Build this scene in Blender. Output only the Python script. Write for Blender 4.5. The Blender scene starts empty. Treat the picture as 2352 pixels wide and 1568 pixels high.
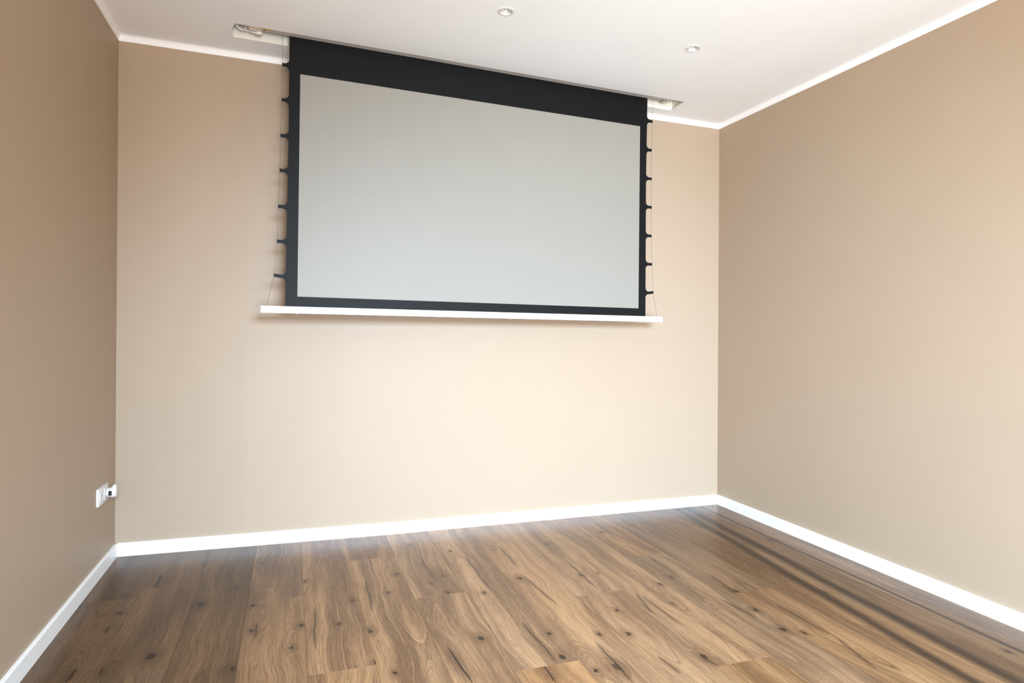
import bpy, bmesh, math, random
from mathutils import Vector, Matrix
random.seed(7)
scn = bpy.context.scene
COL = scn.collection

# ---------------------------------------------------------------- camera
def camera():
    cd = bpy.data.cameras.new('camera'); co = bpy.data.objects.new('camera', cd); COL.objects.link(co)
    r = Vector((0.94379559, -0.33020834, 0.01457165)); d = Vector((0.00873225, -0.01916054, -0.99977829))
    f = Vector((0.33041433, 0.94371358, -0.01520017))
    m = Matrix(((r.x, -d.x, -f.x, 0.8221), (r.y, -d.y, -f.y, -3.6084), (r.z, -d.z, -f.z, 1.1519), (0, 0, 0, 1)))
    co.matrix_world = m
    cd.sensor_width = 36.0; cd.lens = 22.116; cd.shift_x = -0.0001; cd.shift_y = 0.00198
    cd.clip_start = 0.05
    scn.camera = co
camera()

# ---------------------------------------------------------------- light
scn.view_settings.view_transform = 'Standard'; scn.view_settings.look = 'None'
scn.view_settings.gamma = 1.0; scn.view_settings.use_curve_mapping = False
scn.view_settings.exposure = 0.0
scn.cycles.use_denoising = True
scn.cycles.max_bounces = 10; scn.cycles.diffuse_bounces = 7
w = bpy.data.worlds.new('world'); scn.world = w; w.use_nodes = True
w.node_tree.nodes['Background'].inputs[0].default_value = (.75, .86, 1, 1)
w.node_tree.nodes['Background'].inputs[1].default_value = 1.0
def area(name, loc, aim, sx, sy, power, col, spread=180):
    l = bpy.data.lights.new(name, 'AREA'); l.shape = 'RECTANGLE'; l.size = sx; l.size_y = sy
    l.energy = power; l.color = col; l.spread = math.radians(spread)
    o = bpy.data.objects.new(name, l); COL.objects.link(o); o.location = loc
    o.rotation_euler = (Vector(aim) - Vector(loc)).to_track_quat('-Z', 'Y').to_euler(); return o
# daylight and added fill lights at the glazed opening in the wall behind the camera
# (cool sky light falls downward into the room, an added upward fill brightens the ceiling)
area('window_sky_light', (1.6, -5.5, 1.9), (2.15, -2.85, 0), 1.4, .8, 212, (.70, 1.0, 1.32), 90)
area('added_ceiling_fill', (1.2, -5.5, .75), (2.8, -.8, 2.55), 1.2, 1.0, 54, (.94, 1.02, 1.10), 78)
area('added_soft_fill', (1.35, -5.5, 1.35), (1.35, 0, 1.35), 1.2, 1.3, 66, (1.0, .84, .66))  # added warm fill, lifts the walls and ceiling evenly

# ---------------------------------------------------------------- materials
def mat(name, col, rough=.5, spec=.5, metal=0, bump=0, bscale=200, coat=0):
    m = bpy.data.materials.new(name); m.use_nodes = True; nt = m.node_tree; b = nt.nodes['Principled BSDF']
    b.inputs['Base Color'].default_value = (*col, 1); b.inputs['Roughness'].default_value = rough
    b.inputs['Specular IOR Level'].default_value = spec; b.inputs['Metallic'].default_value = metal
    b.inputs['Coat Weight'].default_value = coat
    tc = nt.nodes.new('ShaderNodeTexCoord'); n = nt.nodes.new('ShaderNodeTexNoise'); n.inputs['Scale'].default_value = bscale
    n.inputs['Detail'].default_value = 3; nt.links.new(tc.outputs['Object'], n.inputs['Vector'])
    # a trace of tonal variation so that no surface is a dead flat colour
    mx = nt.nodes.new('ShaderNodeMix'); mx.data_type = 'RGBA'; mx.inputs['A'].default_value = (*[c*.975 for c in col], 1)
    mx.inputs['B'].default_value = (*[min(1, c*1.025) for c in col], 1); n2 = nt.nodes.new('ShaderNodeTexNoise'); n2.inputs['Scale'].default_value = 3
    nt.links.new(tc.outputs['Object'], n2.inputs['Vector']); nt.links.new(n2.outputs['Fac'], mx.inputs['Factor'])
    nt.links.new(mx.outputs['Result'], b.inputs['Base Color'])
    if bump:
        bp = nt.nodes.new('ShaderNodeBump'); bp.inputs['Strength'].default_value = bump; bp.inputs['Distance'].default_value = .001
        nt.links.new(n.outputs['Fac'], bp.inputs['Height']); nt.links.new(bp.outputs['Normal'], b.inputs['Normal'])
    return m
WALL = (.40, .300, .211)
M_wall = mat('beige_wall_paint', WALL, .55, .4, bump=.05, bscale=160)
M_ceil = mat('white_ceiling_paint', (.88, .90, .915), .8, .3, bump=.08, bscale=120)
M_cove = mat('white_cornice_paint', (.90, .895, .89), .6, .3)
M_base = mat('white_baseboard_lacquer', (.84, .82, .785), .35, .4)
M_cream = mat('cream_painted_plasterboard', (.84, .80, .70), .7, .3)
M_board = mat('bare_brown_board', (.36, .29, .23), .8, .2)
M_case = mat('grey_casing_metal', (.46, .44, .42), .5, .3)
M_capm = mat('beige_plastic_end_cap', (.70, .62, .52), .5, .4)
M_black = mat('black_screen_cloth', (.004, .004, .0042), .55, .16, bump=.05, bscale=900)
M_tab = mat('dark_tab_sleeve', (.004, .0045, .0055), .55, .16)
M_view = mat('grey_projection_surface', (.258, .240, .206), .5, .3, bump=.03, bscale=1500)
M_bar = mat('white_bar_lacquer', (.66, .65, .63), .35, .4)
M_cord = mat('grey_cord', (.10, .08, .06), .6, .3)
M_plas = mat('white_plastic', (.72, .70, .67), .3, .4)
M_dark = mat('black_plastic', (.01, .01, .01), .5, .4)
M_yel = mat('yellow_sticker', (.55, .40, .06), .6, .3)
M_brass = mat('dull_brass_screw', (.30, .20, .08), .35, .5, metal=.8)
M_refl = mat('satin_lamp_reflector', (.66, .65, .63), .3, .5, metal=.3)
M_ring = mat('white_lamp_ring', (.72, .71, .70), .4, .5)
M_glass = mat('frosted_lamp_glass', (.88, .88, .86), .25, .6)

def scuffed(m, amount):
    """a few hairline scratches and dots in the paint"""
    nt = m.node_tree; b = nt.nodes['Principled BSDF']; src = b.inputs['Base Color'].links[0].from_socket
    tc = nt.nodes.new('ShaderNodeTexCoord'); mp = nt.nodes.new('ShaderNodeMapping'); mp.inputs['Scale'].default_value = (14, 14, 5)
    mp.inputs['Rotation'].default_value = (.5, 0, 0)
    n = nt.nodes.new('ShaderNodeTexNoise'); n.inputs['Scale'].default_value = 3.2; n.inputs['Detail'].default_value = 6; n.inputs['Roughness'].default_value = .75
    r = nt.nodes.new('ShaderNodeMapRange'); r.inputs['From Min'].default_value = .665; r.inputs['From Max'].default_value = .72
    r.inputs['To Max'].default_value = amount
    mx = nt.nodes.new('ShaderNodeMix'); mx.data_type = 'RGBA'; mx.inputs['B'].default_value = (.16, .13, .10, 1)
    nt.links.new(tc.outputs['Object'], mp.inputs['Vector']); nt.links.new(mp.outputs['Vector'], n.inputs['Vector'])
    nt.links.new(n.outputs['Fac'], r.inputs['Value']); nt.links.new(r.outputs['Result'], mx.inputs['Factor'])
    nt.links.new(src, mx.inputs['A']); nt.links.new(mx.outputs['Result'], b.inputs['Base Color'])
M_wallL = mat('beige_wall_paint_scuffed', WALL, .55, .4, bump=.15, bscale=160); scuffed(M_wallL, .35)

def wood():
    m = bpy.data.materials.new('knotty_oak_laminate'); m.use_nodes = True; nt = m.node_tree; L = nt.links.new
    b = nt.nodes['Principled BSDF']
    def N(t, **k):
        n = nt.nodes.new(t)
        for a, v in k.items(): setattr(n, a, v)
        return n
    def plug(s, v):
        if hasattr(v, 'links') or hasattr(v, 'is_output'): L(v, s)
        else: s.default_value = v
    def ma(op, a, b_=0.0, c=None, clamp=False):
        n = N('ShaderNodeMath', operation=op, use_clamp=clamp); plug(n.inputs[0], a); plug(n.inputs[1], b_)
        if c is not None: plug(n.inputs[2], c)
        return n.outputs[0]
    def comb(x, y, z=0.0):
        n = N('ShaderNodeCombineXYZ'); plug(n.inputs[0], x); plug(n.inputs[1], y); plug(n.inputs[2], z); return n.outputs[0]
    def noise(v, scale, detail=2, rough=.5, w_=None):
        n = N('ShaderNodeTexNoise'); plug(n.inputs['Vector'], v); n.inputs['Scale'].default_value = scale
        n.inputs['Detail'].default_value = detail; n.inputs['Roughness'].default_value = rough; return n.outputs['Fac']
    def rng(v, a, b_, c=0.0, d=1.0, smooth=True):
        n = N('ShaderNodeMapRange'); n.interpolation_type = 'SMOOTHSTEP' if smooth else 'LINEAR'
        plug(n.inputs['Value'], v)
        for k, x in zip(('From Min', 'From Max', 'To Min', 'To Max'), (a, b_, c, d)): plug(n.inputs[k], x)
        return n.outputs['Result']
    def att(name):
        n = N('ShaderNodeAttribute', attribute_type='OBJECT', attribute_name=name); return n
    def sep(v):
        n = N('ShaderNodeSeparateXYZ'); plug(n.inputs[0], v); return n.outputs
    def mixc(f, a, c, mode='MIX'):
        n = N('ShaderNodeMix', data_type='RGBA', blend_type=mode); plug(n.inputs['Factor'], f)
        for s, v in ((n.inputs['A'], a), (n.inputs['B'], c)):
            if isinstance(v, tuple): s.default_value = (*v, 1)
            else: L(v, s)
        return n.outputs['Result']
    tc = N('ShaderNodeTexCoord'); x, y, z = sep(tc.outputs['Object'])
    info = N('ShaderNodeObjectInfo'); rnd = info.outputs['Random']
    ox = ma('MULTIPLY', rnd, 37.0); 
    ry = ma('ADD', y, ma('MULTIPLY', rnd, 91.0))
    # meander of the grain along the plank
    me = ma('SUBTRACT', noise(comb(ma('MULTIPLY', x, .8), ma('MULTIPLY', ry, 1.6), ox), 1.0, 2), .5)
    me2 = ma('SUBTRACT', noise(comb(ma('MULTIPLY', x, 6.0), ma('MULTIPLY', ry, 7.0), ox), 1.0, 2), .5)
    gx = ma('ADD', ma('ADD', x, ma('MULTIPLY', me, .11)), ma('MULTIPLY', me2, .012))
    # tree rings: distance to a log axis that dips below the face
    x0 = ma('MULTIPLY', ma('SUBTRACT', rnd, .5), .12)
    zz = ma('ADD', .02, ma('MULTIPLY', ma('SUBTRACT', noise(comb(0.0, ma('MULTIPLY', ry, .9), ox), 1.0, 1), .5), .30))
    dx = ma('SUBTRACT', gx, x0)
    ring = ma('SQRT', ma('ADD', ma('MULTIPLY', dx, dx), ma('MULTIPLY', zz, zz)))
    knot = None; halo = None; flow = ring
    for k in 'abcd':
        a = att('knot_' + k); kx, ky, ks = sep(a.outputs['Vector'])
        ax = ma('SUBTRACT', x, kx); ay = ma('MULTIPLY', ma('SUBTRACT', y, ky), .62)
        wob = ma('MULTIPLY', ma('SUBTRACT', noise(comb(x, y, ox), 55.0, 2), .5), .018)
        rr = ma('ADD', ma('SQRT', ma('ADD', ma('MULTIPLY', ax, ax), ma('MULTIPLY', ay, ay))), wob)
        q = ma('DIVIDE', rr, ma('MAXIMUM', ks, .00001))
        wgt = ma('POWER', 2.718, ma('MULTIPLY', ma('MULTIPLY', q, q), -.16))
        flow = ma('ADD', ma('MULTIPLY', flow, ma('SUBTRACT', 1.0, wgt)), ma('MULTIPLY', ma('MULTIPLY', rr, 1.1), wgt))
        kk = rng(q, .55, 1.15, 1.0, 0.0); hh = rng(q, .5, 4.2, 1.0, 0.0)
        knot = kk if knot is None else ma('MAXIMUM', knot, kk); halo = hh if halo is None else ma('MAXIMUM', halo, hh)
    # ring lines, seen at plank scale
    r1 = noise(comb(ma('MULTIPLY', flow, 95.0), ma('MULTIPLY', ry, .5), ox), 1.0, 3, .65)
    r2 = noise(comb(ma('MULTIPLY', flow, 330.0), ma('MULTIPLY', ry, 2.0), ox), 1.0, 2, .6)
    pore = noise(comb(ma('MULTIPLY', gx, 600.0), ma('MULTIPLY', ry, 16.0), ox), 1.0, 2, .6)
    band = noise(comb(ma('MULTIPLY', gx, 12.0), ma('MULTIPLY', ry, .9), ox), 1.0, 3, .55)
    patch = noise(comb(ma('MULTIPLY', x, 5.0), ma('MULTIPLY', ry, 2.2), ox), 1.0, 2, .5)
    tone = att('tone').outputs['Fac']
    c = mixc(rng(band, .34, .66), (.205, .120, .066), (.47, .305, .178))
    c = mixc(rng(patch, .45, .75, 0.0, .35), c, (.29, .215, .155))
    c = mixc(rng(r1, .40, .30, 0.0, .55), c, (.16, .09, .05))
    c = mixc(rng(r1, .58, .68, 0.0, .45), c, (.62, .44, .28))
    c = mixc(rng(r2, .50, .36, 0.0, .5), c, (.14, .085, .05))
    c = mixc(rng(pore, .57, .70, 0.0, .42), c, (.60, .45, .31))
    c = mixc(rng(pore, .44, .32, 0.0, .55), c, (.11, .07, .045))
    c = mixc(ma('MULTIPLY', halo, .6), c, (.13, .07, .036))
    c = mixc(ma('MULTIPLY', knot, .9), c, (.022, .013, .008))
    # dark drying cracks
    wobc = ma('ADD', ma('MULTIPLY', ma('SUBTRACT', noise(comb(0.0, ry, ox), 6.0, 2), .5), .022), ma('MULTIPLY', ma('SUBTRACT', noise(comb(0.0, ry, ox), 70.0, 1), .5), .0022))
    for k in 'abcd':
        a = att('crack_' + k); cx, cy, ch = sep(a.outputs['Vector']); s2 = att('lean_' + k); sl, wd, _ = sep(s2.outputs['Vector'])
        ay = ma('SUBTRACT', y, cy)
        px = ma('ABSOLUTE', ma('SUBTRACT', ma('SUBTRACT', ma('SUBTRACT', x, cx), ma('MULTIPLY', ay, sl)), wobc))
        t = ma('DIVIDE', ma('ABSOLUTE', ay), ma('MAXIMUM', ch, .0001))
        taper = rng(t, .35, 1.0, 1.0, 0.0)
        wid = ma('MAXIMUM', ma('MULTIPLY', wd, taper), .00001)
        mk = ma('MULTIPLY', rng(ma('DIVIDE', px, wid), .6, 1.3, 1.0, 0.0), rng(t, .9, 1.0, 1.0, 0.0))
        soft = ma('MULTIPLY', rng(ma('DIVIDE', px, ma('MULTIPLY', wid, 14.0)), 0.0, 1.0, .5, 0.0), rng(t, .7, 1.1, 1.0, 0.0))
        c = mixc(soft, c, (.11, .065, .038)); c = mixc(ma('MULTIPLY', mk, .97), c, (.006, .004, .003))
    # broad dark streaks along the right-hand planks
    for k in 'ab':
        a = att('streak_' + k); sx_, sl, sw = sep(a.outputs['Vector'])
        px = ma('ABSOLUTE', ma('SUBTRACT', ma('SUBTRACT', ma('SUBTRACT', x, sx_), ma('MULTIPLY', y, sl)), ma('MULTIPLY', me, .03)))
        mk = rng(ma('DIVIDE', px, ma('MAXIMUM', sw, .00001)), .05, 1.0, .92, 0.0)
        c = mixc(mk, c, (.040, .021, .011))
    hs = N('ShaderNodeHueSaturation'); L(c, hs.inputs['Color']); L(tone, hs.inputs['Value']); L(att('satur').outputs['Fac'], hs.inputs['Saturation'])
    L(mixc(1.0, hs.outputs['Color'], (.74, .59, .44), "MULTIPLY"), b.inputs['Base Color'])
    L(rng(pore, .3, .7, .34, .26), b.inputs['Roughness']); b.inputs['Specular IOR Level'].default_value = .27
    b.inputs['Coat Weight'].default_value = .0; b.inputs['Coat Roughness'].default_value = .28
    bp = N('ShaderNodeBump'); bp.inputs['Strength'].default_value = .25; bp.inputs['Distance'].default_value = .0006
    L(pore, bp.inputs['Height']); L(bp.outputs['Normal'], b.inputs['Normal'])
    return m
M_wood = wood()
M_sub = mat('dark_underlay', (.03, .025, .02), .9, .1)

# ---------------------------------------------------------------- helpers
def link(name, bm, m, parent=None, smooth=False, kind=None, **props):
    me = bpy.data.meshes.new(name); bmesh.ops.recalc_face_normals(bm, faces=bm.faces[:]) ; bm.to_mesh(me); bm.free()
    me.materials.append(m)
    o = bpy.data.objects.new(name, me); COL.objects.link(o)
    if smooth:
        for p in me.polygons: p.use_smooth = True
        try: me.set_sharp_from_angle(angle=math.radians(35))
        except Exception: pass
    if parent: o.parent = parent
    if kind: o['kind'] = kind
    for k, v in props.items(): o[k] = v
    return o
def thing(name, label, cat, loc, rz=0, group=None):
    o = bpy.data.objects.new(name, None); COL.objects.link(o); o.location = loc; o.rotation_euler = (0, 0, rz)
    o.empty_display_size = .1; o['label'] = label; o['category'] = cat
    if group: o['group'] = group
    return o
def box(bm, x0, x1, y0, y1, z0, z1, bev=0):
    vs = [bm.verts.new(v) for v in ((x0,y0,z0),(x1,y0,z0),(x1,y1,z0),(x0,y1,z0),(x0,y0,z1),(x1,y0,z1),(x1,y1,z1),(x0,y1,z1))]
    fs = [bm.faces.new([vs[i] for i in f]) for f in ((3,2,1,0),(4,5,6,7),(0,1,5,4),(1,2,6,5),(2,3,7,6),(3,0,4,7))]
    if bev:
        es = list({e for f in fs for e in f.edges}); bmesh.ops.bevel(bm, geom=es, offset=bev, segments=2, affect='EDGES', profile=.6)
    return bm
def newbox(*a, **k): return box(bmesh.new(), *a, **k)
def prism(bm, pts, axis, a, b):
    """extrude a 2-D outline along an axis; axis 'y': pts are (x,z)"""
    def P(p, t): return {'x': (t, p[0], p[1]), 'y': (p[0], t, p[1]), 'z': (p[0], p[1], t)}[axis]
    A = [bm.verts.new(P(p, a)) for p in pts]; Bv = [bm.verts.new(P(p, b)) for p in pts]; n = len(pts)
    bm.faces.new(A); bm.faces.new(Bv[::-1])
    for i in range(n): bm.faces.new((A[i], A[(i+1) % n], Bv[(i+1) % n], Bv[i]))
    return bm
def lathe(bm, prof, n=32, axis='z', c=(0,0,0), close=False):
    rings = []
    for r, h in prof:
        ring = []
        for i in range(n):
            t = 2*math.pi*i/n; u, v = r*math.cos(t), r*math.sin(t)
            p = {'z': (u, v, h), 'x': (h, u, v), 'y': (u, h, v)}[axis]
            ring.append(bm.verts.new((p[0]+c[0], p[1]+c[1], p[2]+c[2])))
        rings.append(ring)
    m_ = len(rings)
    for k in range(m_ if close else m_-1):
        a, b = rings[k], rings[(k+1) % m_]
        for i in range(n): bm.faces.new((a[i], a[(i+1) % n], b[(i+1) % n], b[i]))
    if not close:
        bm.faces.new(rings[0][::-1]); bm.faces.new(rings[-1])
    return bm
def tube(bm, pts, r, n=8):
    pts = [Vector(p) for p in pts]; rings = []
    up = Vector((0, 0, 1))
    for i, p in enumerate(pts):
        d = (pts[min(i+1, len(pts)-1)] - pts[max(i-1, 0)]).normalized()
        s = d.cross(up)
        if s.length < .05: s = d.cross(Vector((0, 1, 0)))
        s.normalize(); t = s.cross(d)
        rings.append([bm.verts.new(p + r*(math.cos(2*math.pi*k/n)*s + math.sin(2*math.pi*k/n)*t)) for k in range(n)])
    for a, b in zip(rings, rings[1:]):
        for k in range(n): bm.faces.new((a[k], a[(k+1) % n], b[(k+1) % n], b[k]))
    bm.faces.new(rings[0][::-1]); bm.faces.new(rings[-1]); return bm
def spline(pts, sub=8):
    P = [Vector(p) for p in pts]; out = []
    for i in range(len(P)-1):
        a, b, c, d = P[max(i-1, 0)], P[i], P[i+1], P[min(i+2, len(P)-1)]
        for k in range(sub):
            t = k/sub; out.append(.5*((2*b)+(c-a)*t+(2*a-5*b+4*c-d)*t*t+(3*b-a-3*c+d)*t**3))
    out.append(P[-1]); return out

# ---------------------------------------------------------------- the room
YR = -5.6            # rear wall, behind the camera
H = 2.6
# inner wall lines at the floor and just under the cornice (the corners are a little out of square)
def back_y(x):       # slight bow of the back wall at floor level
    P = [(-.1, .022), (0, .020), (1.27, -.018), (3.60, -.007), (3.8, -.007)]
    for (a, ya), (b, yb) in zip(P, P[1:]):
        if x <= b: return ya + (yb-ya)*(x-a)/(b-a)
    return -.007
T = .013             # baseboard thickness
XB = [-.013, .6, 1.27, 2.4, 3.607]
# back wall: grid between floor line and ceiling line
bm = bmesh.new(); lo = []; hi = []
top = [(.002, -.008), (.6, -.004), (1.26, -.003), (2.38, .003), (3.566, .010)]
for (x, (tx, ty)) in zip(XB, top):
    lo.append(bm.verts.new((x, back_y(x)+T, -.02))); hi.append(bm.verts.new((tx, ty, H+.02)))
lo2 = [bm.verts.new((v.co.x, v.co.y+.12, v.co.z)) for v in lo]; hi2 = [bm.verts.new((v.co.x, v.co.y+.12, v.co.z)) for v in hi]
for i in range(4):
    bm.faces.new((lo[i], lo[i+1], hi[i+1], hi[i])); bm.faces.new((lo2[i+1], lo2[i], hi2[i], hi2[i+1]))
    bm.faces.new((hi[i], hi[i+1], hi2[i+1], hi2[i])); bm.faces.new((lo[i+1], lo[i], lo2[i], lo2[i+1]))
bm.faces.new((lo[0], hi[0], hi2[0], lo2[0])); bm.faces.new((lo[4], lo2[4], hi2[4], hi[4]))
link('wall_back', bm, M_wall, kind='structure')
def side_wall(name, quads_in, out, m):
    """quads_in: floor pt A, floor pt B, ceiling pt B, ceiling pt A ; out: outward offset"""
    bm = bmesh.new(); a = [bm.verts.new(p) for p in quads_in]; b = [bm.verts.new((p[0]+out[0], p[1]+out[1], p[2])) for p in quads_in]
    bm.faces.new(a); bm.faces.new(b[::-1])
    for i in range(4): bm.faces.new((a[i], a[(i+1) % 4], b[(i+1) % 4], b[i]))
    return link(name, bm, m, kind='structure')
LB, LT = (-.013, .033, -.02), (.002, -.008, H+.02)
side_wall('wall_left', [LB, (-.013, YR, -.02), (-.008, YR, H+.02), LT], (-.12, 0), M_wallL)
side_wall('wall_right', [(3.607, .006, -.02), (3.553, YR, -.02), (3.62, YR, H+.02), (3.566, .010, H+.02)], (.12, 0), M_wall)
# rear wall (behind the camera) around its glazed opening
OX0, OX1, OZ0, OZ1 = .65, 2.65, .05, 2.25
bm = bmesh.new()
for x0, x1, z0, z1 in ((-.15, OX0, -.02, H+.02), (OX1, 3.75, -.02, H+.02), (OX0, OX1, OZ1, H+.02), (OX0, OX1, -.02, OZ0)):
    box(bm, x0, x1, YR-.12, YR, z0, z1)
link('wall_rear', bm, M_wall, kind='structure')
win = bpy.data.objects.new('window_1', None); COL.objects.link(win); win.location = (0, YR-.06, 0); win['kind'] = 'structure'
bm = bmesh.new()
for x0, x1, z0, z1 in ((OX0, OX0+.06, OZ0, OZ1), (OX1-.06, OX1, OZ0, OZ1), (OX0, OX1, OZ0, OZ0+.06), (OX0, OX1, OZ1-.06, OZ1), ((OX0+OX1)/2-.03, (OX0+OX1)/2+.03, OZ0, OZ1)):
    box(bm, x0, x1, -.03, .03, z0, z1)
link('window_frame', bm, M_base, win)

# ceiling with the screen slot and the two lamp holes cut through it
SLOT = [(.557, -.340), (.552, -.329), (.547, -.316), (.5435, -.303), (.540, -.288), (.5365, -.266), (.534, -.244), (.5318, -.226), (.531, -.212), (.5315, -.203), (.534, -.196), (.539, -.191), (.546, -.1885), (.556, -.1879), (3.107, -.106), (3.098, -.263)]
LAMPS = [(1.717, -.903), (2.7125, -.896)]
bm = bmesh.new(); eds = []
def loop(pts):
    vs = [bm.verts.new((*p, H)) for p in pts]
    for i in range(len(vs)): eds.append(bm.edges.new((vs[i], vs[(i+1) % len(vs)])))
loop([(-.1, .1), (-.1, YR-.1), (3.75, YR-.1), (3.75, .1)]); loop(SLOT)
for lx, ly in LAMPS: loop([(lx+.0345*math.cos(t*math.pi/16), ly+.0345*math.sin(t*math.pi/16)) for t in range(32)])
bmesh.ops.triangle_fill(bm, edges=eds, use_beauty=True)
ge = bmesh.ops.extrude_face_region(bm, geom=bm.faces[:])
for v in [g for g in ge['geom'] if isinstance(g, bmesh.types.BMVert)]: v.co.z += .0125
ceil = link('ceiling', bm, M_ceil, kind='structure'); ceil.data.materials.append(M_cream)
for p in ceil.data.polygons:                       # the cut edge of the slot is painted like its lining
    if abs(p.normal.z) < .5 and .5 < p.center.x < 3.2 and -.36 < p.center.y < -.09: p.material_index = 1
# boxed recess above the slot
bm = bmesh.new()
rx0, rx1 = .50, 3.112
def ylin(x, a, b): return a + (b-a)*(x-.553)/(3.107-.553)
def slab(pts, z0, z1): prism(bm, pts, 'z', z0, z1)
yb0, yb1 = ylin(rx0, -.188, -.106)+.001, ylin(rx1, -.188, -.106)+.001
yf0, yf1 = ylin(rx0, -.340, -.263)-.03, ylin(rx1, -.340, -.263)-.03
xl = .556
slab([(xl, ylin(xl, -.188, -.106)-.0008), (rx1+.012, yb1-.0018), (rx1+.012, yb1+.0125), (xl, yb0+.0125)], H+.0004, H+.15)
slab([(rx0, yb0), (xl, ylin(xl, -.188, -.106)+.001), (xl, yb0+.0125), (rx0, yb0+.0125)], H+.0125, H+.15)
slab([(rx0, yf0-.0125), (rx1, yf1-.0125), (rx1, yf1), (rx0, yf0)], H+.0125, H+.15)
slab([(rx1, yf1), (rx1+.012, yf1), (rx1+.012, yb1), (rx1, yb1)], H+.0125, H+.15)
link('recess_lining', bm, M_cream, ceil)
bm = bmesh.new(); slab([(rx0-.02, yf0), (rx1, yf1), (rx1, yb1), (rx0-.02, yb0)], H+.15, H+.162)
slab([(rx0-.012, yf0), (rx0, yf0), (rx0, yb0), (rx0-.012, yb0)], H+.0125, H+.15)
link('recess_board', bm, M_board, ceil, label='bare brown board closing the recess above')
bm = bmesh.new(); slab([(.520, -.40), (.611, -.40), (.611, -.284), (.572, -.296), (.548, -.325)], H+.032, H+.05)
link('packing_board', bm, M_board, ceil, label='brown packing board above the cable')
# lamp wells
for lx, ly in LAMPS:
    bm = bmesh.new(); lathe(bm, [(.0346, H+.0125), (.0346, H+.08), (.04, H+.085), (.04, H+.0125)], 24, c=(lx, ly, 0), close=True)
    box(bm, lx-.04, lx+.04, ly-.04, ly+.04, H+.085, H+.09)
    link('lamp_well', bm, M_board, ceil)

# cornices: small rounded cove, one per wall
def cove(name, A, B, n):
    """A,B: wall points at cornice bottom level ; n: inward normal (2-D)"""
    prof = [(0, .0), (.002, .0)] + [(.002+.016*(1-math.cos(t*math.pi/2/6)), .003+.027*math.sin(t*math.pi/2/6)) for t in range(7)] + [(0, .030)]
    bm = bmesh.new(); rings = []
    for P in (A, B): rings.append([bm.verts.new((P[0]+n[0]*(u-.004 if u == 0 else u), P[1]+n[1]*(u-.004 if u == 0 else u), 2.570+v)) for u, v in prof])
    k = len(prof)
    for i in range(k): bm.faces.new((rings[0][i], rings[0][(i+1) % k], rings[1][(i+1) % k], rings[1][i]))
    bm.faces.new(rings[0]); bm.faces.new(rings[1][::-1])
    return link(name, bm, M_cove, smooth=True, kind='structure')
cove('trim_1', (.000, -.008), (3.568, .009), (0, -1))
cove('trim_2', (.002, .0), (-.0085, YR), (1, 0))
cove('trim_3', (3.566, .0), (3.6205, YR), (-1, 0))

# baseboards
def board(bm, A, B, n, z1, t=T):
    prof = [(0, 0), (t, 0), (t, z1-.004), (t-.0012, z1-.001), (t-.004, z1), (0, z1)]
    r = [[bm.verts.new((P[0]+n[0]*u, P[1]+n[1]*u, v*(P[2] if len(P) > 2 else 1))) for u, v in prof] for P in (A, B)]; k = len(prof)
    for i in range(k): bm.faces.new((r[0][i], r[0][(i+1) % k], r[1][(i+1) % k], r[1][i]))
    bm.faces.new(r[0]); bm.faces.new(r[1][::-1])
bb = bpy.data.objects.new('baseboard_back', None); COL.objects.link(bb); bb['kind'] = 'structure'
for xs in ((.0, .6, 1.2395), (1.2403, 1.27, 2.4, 3.597)):
    bm = bmesh.new()
    for a, b in zip(xs, xs[1:]): board(bm, (a, back_y(a)+T), (b, back_y(b)+T), (0, -1), .068 if xs[0] < 1 else .066)
    bmesh.ops.remove_doubles(bm, verts=bm.verts[:], dist=.0001)
    link('board', bm, M_base, bb)
bm = bmesh.new(); board(bm, (-.013, .02), (-.013, YR), (1, 0), .067); link('baseboard_left', bm, M_base, kind='structure')
bm = bmesh.new()
rp = [(3.607, .0)] + [(3.607-.00964*(-y), y) for y in (-.4, -.8, -1.2, -1.6, -2.0, -3.0, YR)]
for a, b in zip(rp, rp[1:]): board(bm, a, b, (-1, 0), .066)
bmesh.ops.remove_doubles(bm, verts=bm.verts[:], dist=.0001)
link('baseboard_right', bm, M_base, kind='structure')

# floor: underlay plus every plank
bm = bmesh.new(); box(bm, -.1, 3.72, YR-.1, .1, -.03, -.008); floor = link('floor', bm, M_sub, kind='structure')
KNOTS = [ (0.473,-0.712,3.0), (0.365,-1.119,3.0), (0.175,-0.705,1.5), (0.155,-0.521,1.5), (0.694,-0.283,1.0), (0.888,-0.583,1.5), (0.676,-0.785,2.0), (0.684,-1.022,1.5), (0.866,-1.031,2.0), (1.004,-1.066,1.3), (0.831,-1.209,1.5), (0.817,-1.285,1.0), (0.640,-1.295,2.0), (1.163,-0.075,1.0), (1.436,-0.218,1.5), (1.622,-0.382,1.5), (1.305,-0.618,1.5), (1.234,-0.824,1.3), (1.076,-0.855,1.6), (1.487,-0.897,1.8), (1.437,-0.780,1.3), (1.506,-0.709,1.2), (1.771,-0.721,1.3), (1.638,-0.949,1.5), (1.847,-0.841,2.2), (1.506,-1.344,2.5), (1.744,-1.565,2.6), (1.767,-1.390,1.8), (1.951,-1.452,1.5), (2.119,-1.284,1.5), (2.447,-1.098,1.6), (2.058,-1.482,2.0), (2.379,-1.299,1.3), (2.152,-0.434,1.5), (1.818,-1.686,1.5), (1.182,-1.423,1.2), (1.106,-1.402,1.5), (1.161,-1.490,1.5), (1.899,-1.685,3.0), (2.544,-1.040,1.6), (2.234,-0.887,1.0), (2.139,-0.892,1.5), (3.347,-0.145,1.5), (2.664,-1.636,2.4), (2.724,-1.682,1.3), (2.736,-1.270,2.0), (3.342,-2.031,1.5), (2.234,-1.721,2.6), (3.400,-0.733,2.0), (2.684,-1.457,1.8), (1.118,-1.163,2.0) ]
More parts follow.
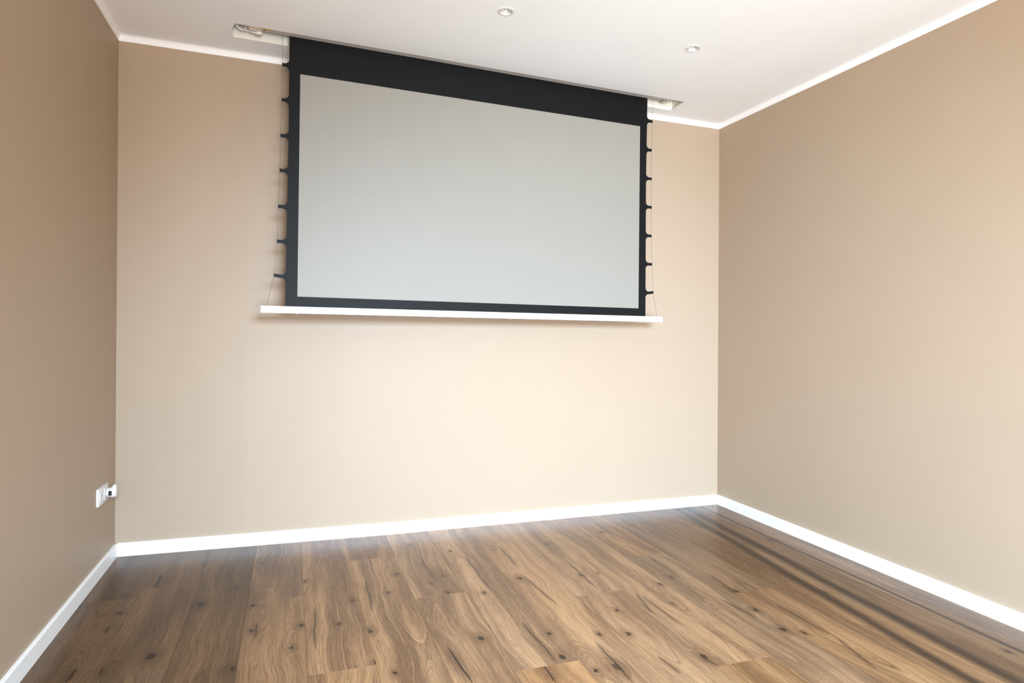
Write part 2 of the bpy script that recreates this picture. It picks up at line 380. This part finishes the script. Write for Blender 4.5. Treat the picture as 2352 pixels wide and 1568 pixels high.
CRACKS = [ (0.256,-0.386,0.080,-0.035,3.0), (0.704,-1.021,0.062,-0.037,1.0), (0.917,-1.062,0.179,0.028,1.0), (0.163,-0.848,0.032,-0.038,1.0), (0.228,-1.186,0.029,-0.075,1.2), (0.141,-1.181,0.045,0.057,1.5), (0.600,-0.571,0.041,-0.032,1.0), (1.151,-0.812,0.167,0.040,1.0), (1.458,-0.600,0.163,-0.057,1.0), (1.676,-0.699,0.232,0.006,1.3), (1.888,-0.544,0.154,-0.021,1.0), (1.884,-0.995,0.162,-0.075,1.0), (1.705,-1.425,0.160,-0.042,1.2), (1.906,-1.651,0.134,0.009,1.5), (2.147,-0.876,0.179,0.027,1.0), (2.585,-0.272,0.142,0.044,1.0), (2.586,-0.910,0.158,0.033,1.0), (2.254,-1.297,0.160,0.214,1.0), (2.297,-1.335,0.147,-0.009,1.0), (1.383,-1.505,0.124,-0.074,1.8), (1.658,-1.653,0.054,-0.029,1.5), (2.081,-1.729,0.059,-0.139,1.0), (2.621,-1.428,0.100,-0.151,1.0), (2.811,-1.589,0.152,-0.026,1.0), (2.786,-1.864,0.114,0.220,1.0), (2.236,-1.759,0.036,-0.444,1.3), (2.732,-1.177,0.104,0.105,1.0) ]
XS = [-.02, .205, .432, .655, .880, 1.107, 1.333, 1.560, 1.790, 2.018, 2.245, 2.470, 2.700, 2.927, 3.152, 3.378, 3.64]
JOINTS = [-.555, -1.235, -1.85, -.750, -1.420, -.377, -.915, -1.605, -2.2, -1.105, -1.790, -.735, -1.290, -2.35, -2.9, -2.6]
TONES = [.40,.38,.44,.42, .50,.55,.74,.84, .93,.98,.98,1.02, 1.03,1.06,1.08,1.10, 1.14,1.18,1.10,1.06, .96,.92,.84,.86, .74,.74,.70,.70, .62,.62,.68,.68]  # plank tones differ and also carry painted light: sides dark, middle bright
GAP = .00015
STREAKS = [(3.24, -1.105, .085, .058), (3.117, -1.2, .118, .05), (3.06, -1.6, .10, .014), (3.42, -1.0, .03, .018)]
n = 0
for r in range(16):
    x0, x1 = XS[r]+GAP, XS[r+1]-GAP
    ys = [.045, JOINTS[r]]
    while ys[-1] > YR: ys.append(max(ys[-1]-1.95, YR-.05))
    for k in range(len(ys)-1):
        ya, yb = ys[k+1]+GAP, ys[k]-GAP; cx, cy = (x0+x1)/2, (ya+yb)/2; hx, hy = (x1-x0)/2, (yb-ya)/2
        bm = bmesh.new(); c = .0003; dz = random.uniform(0, .00015)
        t0 = [bm.verts.new(v) for v in ((-hx+c,-hy+c,dz), (hx-c,-hy+c,dz), (hx-c,hy-c,dz), (-hx+c,hy-c,dz))]
        t1 = [bm.verts.new(v) for v in ((-hx,-hy,dz-c), (hx,-hy,dz-c), (hx,hy,dz-c), (-hx,hy,dz-c))]
        t2 = [bm.verts.new(v) for v in ((-hx,-hy,-.008), (hx,-hy,-.008), (hx,hy,-.008), (-hx,hy,-.008))]
        bm.faces.new(t0); bm.faces.new(t2[::-1])
        for A, B in ((t0, t1), (t1, t2)):
            for i in range(4): bm.faces.new((B[i], B[(i+1) % 4], A[(i+1) % 4], A[i]))
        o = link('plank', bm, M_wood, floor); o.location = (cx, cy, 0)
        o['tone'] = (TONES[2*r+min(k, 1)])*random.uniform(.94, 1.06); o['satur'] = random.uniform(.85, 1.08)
        ks = sorted([q for q in KNOTS if x0 <= q[0] <= x1 and ya <= q[1] <= yb], key=lambda q: -q[2])
        if not ks: ks = [(random.uniform(x0+.03, x1-.03), random.uniform(ya, yb), 1.5)]
        for i, L_ in enumerate('abcd'):
            q = ks[i] if i < len(ks) else (99, 99, .1)
            o['knot_'+L_] = (q[0]-cx, q[1]-cy, q[2]*.0052)
        cs = sorted([q for q in CRACKS if x0 <= q[0] <= x1 and ya <= q[1] <= yb], key=lambda q: -q[2])
        for i, L_ in enumerate('abcd'):
            q = cs[i] if i < len(cs) else (99, 99, .001, 0, 0)
            o['crack_'+L_] = (q[0]-cx, q[1]-cy, q[2]*1.25); o['lean_'+L_] = (q[3], q[4]*.0016, 0.0)
        st = [(sx_ + (cy-sy_)*sl - cx, sl, sw) for sx_, sy_, sl, sw in STREAKS if r in (13, 14, 15) and k == 0 and abs(sx_ + (cy-sy_)*sl - cx) < .26]
        for i, L_ in enumerate('ab'): o['streak_'+L_] = tuple(map(float, st[i])) if i < len(st) else (99.0, 0.0, .001)
        n += 1

# ---------------------------------------------------------------- projection screen
RZ = math.atan2(.067, 2.066)
scr = thing('projection_screen', 'large grey projection screen with black border pulled down from ceiling slot', 'projection screen', (1.83, -.2515, 1.238), RZ)
Z0 = 1.238
def edge(z, side):
    if side < 0: P = [(1.238, -1.042), (1.595, -1.0385), (2.118, -1.0325), (2.70, -1.0325)]
    else: P = [(1.238, 1.0485), (1.592, 1.0425), (2.114, 1.0345), (2.70, 1.0345)]
    for (a, xa), (b, xb) in zip(P, P[1:]):
        if z <= b: return xa+(xb-xa)*(z-a)/(b-a)
    return P[-1][1]
zs = [1.262, 1.40, 1.595, 1.86, 2.118, 2.40, 2.685]
# the cloth is a frame of black border round the grey surface
V = [(-.9845, 1.323), (.9965, 1.320), (.9855, 2.429), (-.9805, 2.427)]
outer = [(edge(z, -1), z) for z in zs] + [(edge(z, 1), z) for z in reversed(zs)]
bm = bmesh.new()
for y0 in (-.0005,):
    eo = []
    for pts in (outer, V):
        vs = [bm.verts.new((p[0], y0, p[1]-Z0)) for p in pts]
        for i in range(len(vs)): eo.append(bm.edges.new((vs[i], vs[(i+1) % len(vs)])))
    bmesh.ops.triangle_fill(bm, edges=eo, use_beauty=True)
ge = bmesh.ops.extrude_face_region(bm, geom=bm.faces[:])
for v in [g for g in ge['geom'] if isinstance(g, bmesh.types.BMVert)]: v.co.y += .001
link('black_border', bm, M_black, scr, label='black cloth border')
bm = bmesh.new(); prism(bm, [(p[0], p[1]-Z0) for p in V], 'y', -.0004, .0004); link('viewing_surface', bm, M_view, scr, label='matt light grey viewing surface')
TL = [(-1.0655, 2.461), (-1.0665, 2.289), (-1.0705, 2.113), (-1.0735, 1.942), (-1.0785, 1.764), (-1.0825, 1.592), (-1.0955, 1.420)]
TR = [(1.0735, 2.469), (1.0715, 2.293), (1.0745, 2.118), (1.0785, 1.944), (1.0815, 1.768), (1.0885, 1.594), (1.1015, 1.417)]
for side, tabs in ((-1, TL), (1, TR)):
    for tx, tz in tabs:
        lean = .0 if abs(tx) < 1.09 else .004
        e = edge(tz, side); w_ = abs(tx-e); R_ = min(.021, w_*.75); h = .0085
        pts = [(e-side*.001, tz+h+R_+.002)]
        for k in range(7):
            t = k/6*math.pi/2; pts.append((e+side*R_*(1-math.cos(t)), tz-lean*(0)+h+R_*(1-math.sin(t))))
        pts += [(tx-side*.008, tz+h*.93+lean), (tx, tz+h*.93+lean), (tx, tz-h*.93+lean), (tx-side*.008, tz-h*.93+lean)]
        for k in range(6, -1, -1):
            t = k/6*math.pi/2; pts.append((e+side*R_*(1-math.cos(t)), tz-h-R_*(1-math.sin(t))))
        pts.append((e-side*.001, tz-h-R_-.002))
        bm = bmesh.new(); prism(bm, [(x, z-Z0) for x, z in pts], 'y', -.0005, .0005)
        # the sleeve stitched round the cord
        box(bm, min(tx, tx-side*.006), max(tx, tx-side*.006), -.0016, .0016, tz-h+lean-Z0, tz+h+lean-Z0)
        link('tension_tab', bm, M_tab, scr)
    c = [((tx-side*.001), 0, tz-Z0) for tx, tz in tabs]
    pts = [(tabs[0][0]-side*.002, 0, 2.66-Z0)] + c + [((-1.1285 if side < 0 else 1.1325), 0, 1.270-Z0)]
    bm = bmesh.new(); tube(bm, pts, .0007, 6); link('tension_cord', bm, M_cord, scr)
bm = bmesh.new()
prof = [(-.012, .001), (-.0105, 0), (.0105, 0), (.012, .001), (.012, .033), (.0105, .0345), (-.0095, .0345), (-.0105, .031), (-.012, .024)]
prism(bm, prof, 'x', -1.1515, 1.1615); link('bottom_bar', bm, M_bar, scr, label='white bottom bar')
for x0, x1 in ((-1.1545, -1.1515), (1.1615, 1.1645)):
    bm = bmesh.new(); box(bm, x0, x1, -.0125, .0125, -.0005, .035, bev=.0008); link('end_cap', bm, M_bar, scr)
for x in (-.985, .155, 1.057):
    bm = bmesh.new(); lathe(bm, [(.0035, -.0), (.0035, -.002), (.002, -.0035)], 10, c=(x, 0, 0)); link('screw', bm, M_bar, scr)
# casing hidden in the slot: bottom flange, body, end caps (slot-aligned)
def sy(x, base): return base + .0320*(x-.553)          # runs parallel to the slot edges (world coordinates)
inv = Matrix.Translation((1.83, -.2515, 1.238)) @ Matrix.Rotation(RZ, 4, 'Z'); inv = inv.inverted()
def wl(bm): bmesh.ops.transform(bm, matrix=inv, verts=bm.verts[:]); return bm
def strip(bm, x0, x1, f, b, z0, z1): return prism(bm, [(x0, sy(x0, f)), (x1, sy(x1, f)), (x1, sy(x1, b)), (x0, sy(x0, b))], 'z', z0, z1)
bm = bmesh.new(); strip(bm, .672, 2.985, -.3395, -.2985, H+.0035, H+.0060)
link('casing_flange', wl(bm), M_case, scr, label='grey metal flange')
bm = bmesh.new(); strip(bm, .672, 2.985, -.3395, -.336, H+.0060, H+.12); strip(bm, .672, 2.985, -.3395, -.225, H+.10, H+.12); strip(bm, .672, 2.985, -.231, -.225, H+.05, H+.12)
link('casing', wl(bm), M_case, scr)
bm = bmesh.new(); lathe(bm, [(.022, .70), (.022, 2.96)], 16, axis='x', c=(0, -.255, H+.075)); 
bmesh.ops.transform(bm, matrix=Matrix.Translation((0, 0, 0)), verts=bm.verts[:])
for v in bm.verts: v.co.y += .032*(v.co.x-1.83) + .0
link('roller', wl(bm), M_black, scr)
bm = bmesh.new(); strip(bm, .613, .672, -.3395, -.291, H+.0055, H+.12); c1 = link('end_cap', wl(bm), M_capm, scr, label='beige plastic left end cap')
bm = bmesh.new(); strip(bm, 2.985, 3.025, -.3395, -.262, H+.008, H+.12); c2 = link('end_cap', wl(bm), M_bar, scr, label='white plastic right end cap')
for x, b in ((2.965, -.3085), (2.998, -.295), (3.008, -.314)):
    bm = bmesh.new(); lathe(bm, [(.004, 0), (.004, -.0015), (.0025, -.0022)], 12, c=(x, sy(x, b), H+.0035 if x < 2.98 else H+.0078)); link('screw', wl(bm), M_dark, c2 if x > 2.98 else scr)
bm = bmesh.new(); strip(bm, .673, .716, -.333, -.3215, H+.0030, H+.0036) ; link('sticker', wl(bm), M_yel, scr, label='yellow sticker')
bm = bmesh.new(); lathe(bm, [(.0035, 0), (.0035, -.002)], 10, c=(.684, sy(.684, -.3165), H+.0035)); link('screw', wl(bm), M_brass, scr)
bm = bmesh.new(); strip(bm, .618, .648, -.301, -.2905, H+.001, H+.0055); link('socket', wl(bm), M_case, scr, label='grey power inlet')

# power cable with its plug in the slot
cab = thing('power_cable', 'white power cable with moulded plug looping inside left end of ceiling slot', 'cable', (.60, -.27, H+.015))
def L3(x, y, z): return (x-.60, y+.27, z-H-.015)
bm = bmesh.new(); a = L3(.641, -.262, H+.010)
box(bm, a[0], a[0]+.030, a[1]-.012, a[1]+.012, a[2]-.012, a[2]+.010, bev=.003)
link('plug', bm, M_plas, cab, smooth=True)
bm = bmesh.new(); lathe(bm, [(.0045, .018), (.0075, .022), (.006, .025), (.009, .029), (.007, .032), (.0095, .036), (.009, .048)], 16, axis='x', c=(0, a[1], a[2]-.001)); link('strain_relief', bm, M_plas, cab, smooth=True)
P = [(.02, a[1], a[2]-.001), (-.004, a[1]+.002, a[2]+.002), (-.026, a[1]+.004, a[2]+.006), (-.040, a[1]-.015, a[2]+.012), (-.047, a[1]-.045, a[2]+.03), (-.035, a[1]-.02, a[2]+.05)]
bm = bmesh.new(); tube(bm, spline(P), .0032, 10); link('cord', bm, M_plas, cab, smooth=True)
P = [(-.052, a[1]-.04, a[2]+.012), (-.040, a[1]-.012, a[2]+.006), (-.024, a[1]-.004, a[2]-.002), (-.006, a[1]-.012, a[2]-.001), (.002, a[1]-.035, a[2]+.010), (.001, a[1]-.05, a[2]+.03)]
bm = bmesh.new(); tube(bm, spline(P), .0032, 10); link('cord', bm, M_plas, cab, smooth=True)

# ---------------------------------------------------------------- recessed ceiling lamps
def downlight(loc, label, tilt):
    t = thing('recessed_spotlight', label, 'ceiling light', loc, tilt, 'recessed ceiling spotlights')
    bm = bmesh.new(); lathe(bm, [(.0275, .006), (.0275, -.0005), (.0290, -.0028), (.0335, -.0034), (.0388, -.0016), (.0395, .0), (.034, .0005), (.034, .006)], 48, close=True)
    link('trim_ring', bm, M_ring, t, smooth=True)
    bm = bmesh.new(); lathe(bm, [(.0262, .004), (.0258, -.0012), (.0245, -.0022), (.0225, -.0016), (.0215, .003), (.0225, .006)], 48, close=True)
    for v in bm.verts: v.co.z += .0003
    ring = link('gimbal_ring', bm, M_ring, t, smooth=True)
    bm = bmesh.new()
    # faceted reflector bowl
    nf = 24; prof = [(.0215, .002), (.0195, .008), (.0150, .016), (.0080, .021), (.0060, .030)]
    rr = []
    for r, h in prof: rr.append([bm.verts.new((r*(1-.04*(i % 2))*math.cos(2*math.pi*i/nf), r*(1-.04*(i % 2))*math.sin(2*math.pi*i/nf), h)) for i in range(nf)])
    for a_, b_ in zip(rr, rr[1:]):
        for i in range(nf): bm.faces.new((a_[i], b_[i], b_[(i+1) % nf], a_[(i+1) % nf]))
    link('reflector', bm, M_refl, t)
    bm = bmesh.new(); lathe(bm, [(.0055, .028), (.0060, .012), (.0045, .0065), (.002, .0055)], 16); link('bulb', bm, M_glass, t, smooth=True)
    for s in (-1, 1):
        bm = bmesh.new(); box(bm, s*.0262-.0022, s*.0262+.0022, -.005, .005, -.0006, .004); link('gap_shade', bm, M_dark, t)  # black blocks stand in for the shade in the gimbal gaps
    return t
downlight((*LAMPS[0], H), 'round white recessed spotlight in ceiling above middle of projection screen', .0)
downlight((*LAMPS[1], H), 'round white recessed spotlight in ceiling nearer right wall, above screen end', .1)

# ---------------------------------------------------------------- socket on the left wall
XW = -.011
so = thing('wall_socket', 'white double wall socket low on left wall beside the back corner', 'socket', (XW, -.2245, .376))
bm = bmesh.new(); box(bm, 0, .011, -.0795, .0795, -.040, .040, bev=.0025); link('cover_frame', bm, M_plas, so, smooth=True)
for cy in (-.038, .038):
    bm = bmesh.new(); box(bm, .0108, .0125, cy-.0275, cy+.0275, -.0275, .0275, bev=.0007); ins = link('insert', bm, M_plas, so)
    bm = bmesh.new(); lathe(bm, [(.0195, .0118), (.0215, .0132), (.0225, .0142), (.0225, .0118)], 32, axis='x', c=(0, cy, 0), close=True); link('rim', bm, M_plas, ins, smooth=True)
    bm = bmesh.new(); lathe(bm, [(.0195, .0122), (.0195, .0128)], 32, axis='x', c=(0, cy, 0)); link('socket_well', bm, M_plas, ins)
    for dz in (-.0095, .0095):
        bm = bmesh.new(); lathe(bm, [(.0025, .0127), (.0025, .0132)], 12, axis='x', c=(0, cy, dz)); link('pin_hole', bm, M_dark, ins)
ad = thing('plug_adapter', 'white plug adapter with black opening pushed into corner side wall socket', 'plug', (XW+.0145, -.1865, .376))
bm = bmesh.new(); lathe(bm, [(.0190, 0), (.0215, .003), (.0215, .014), (.0245, .018), (.0245, .036), (.0215, .041), (.012, .0425)], 32, axis='x')
link('body', bm, M_plas, ad, smooth=True)
bm = bmesh.new(); box(bm, .012, .026, -.0262, -.0205, -.010, .011, bev=.001); link('opening', bm, M_dark, ad, label='black opening')
bm = bmesh.new(); prism(bm, [(.019, .019), (.030, .036), (.034, .037), (.038, .034), (.040, .018)], 'y', -.007, .007); link('grip', bm, M_plas, ad)
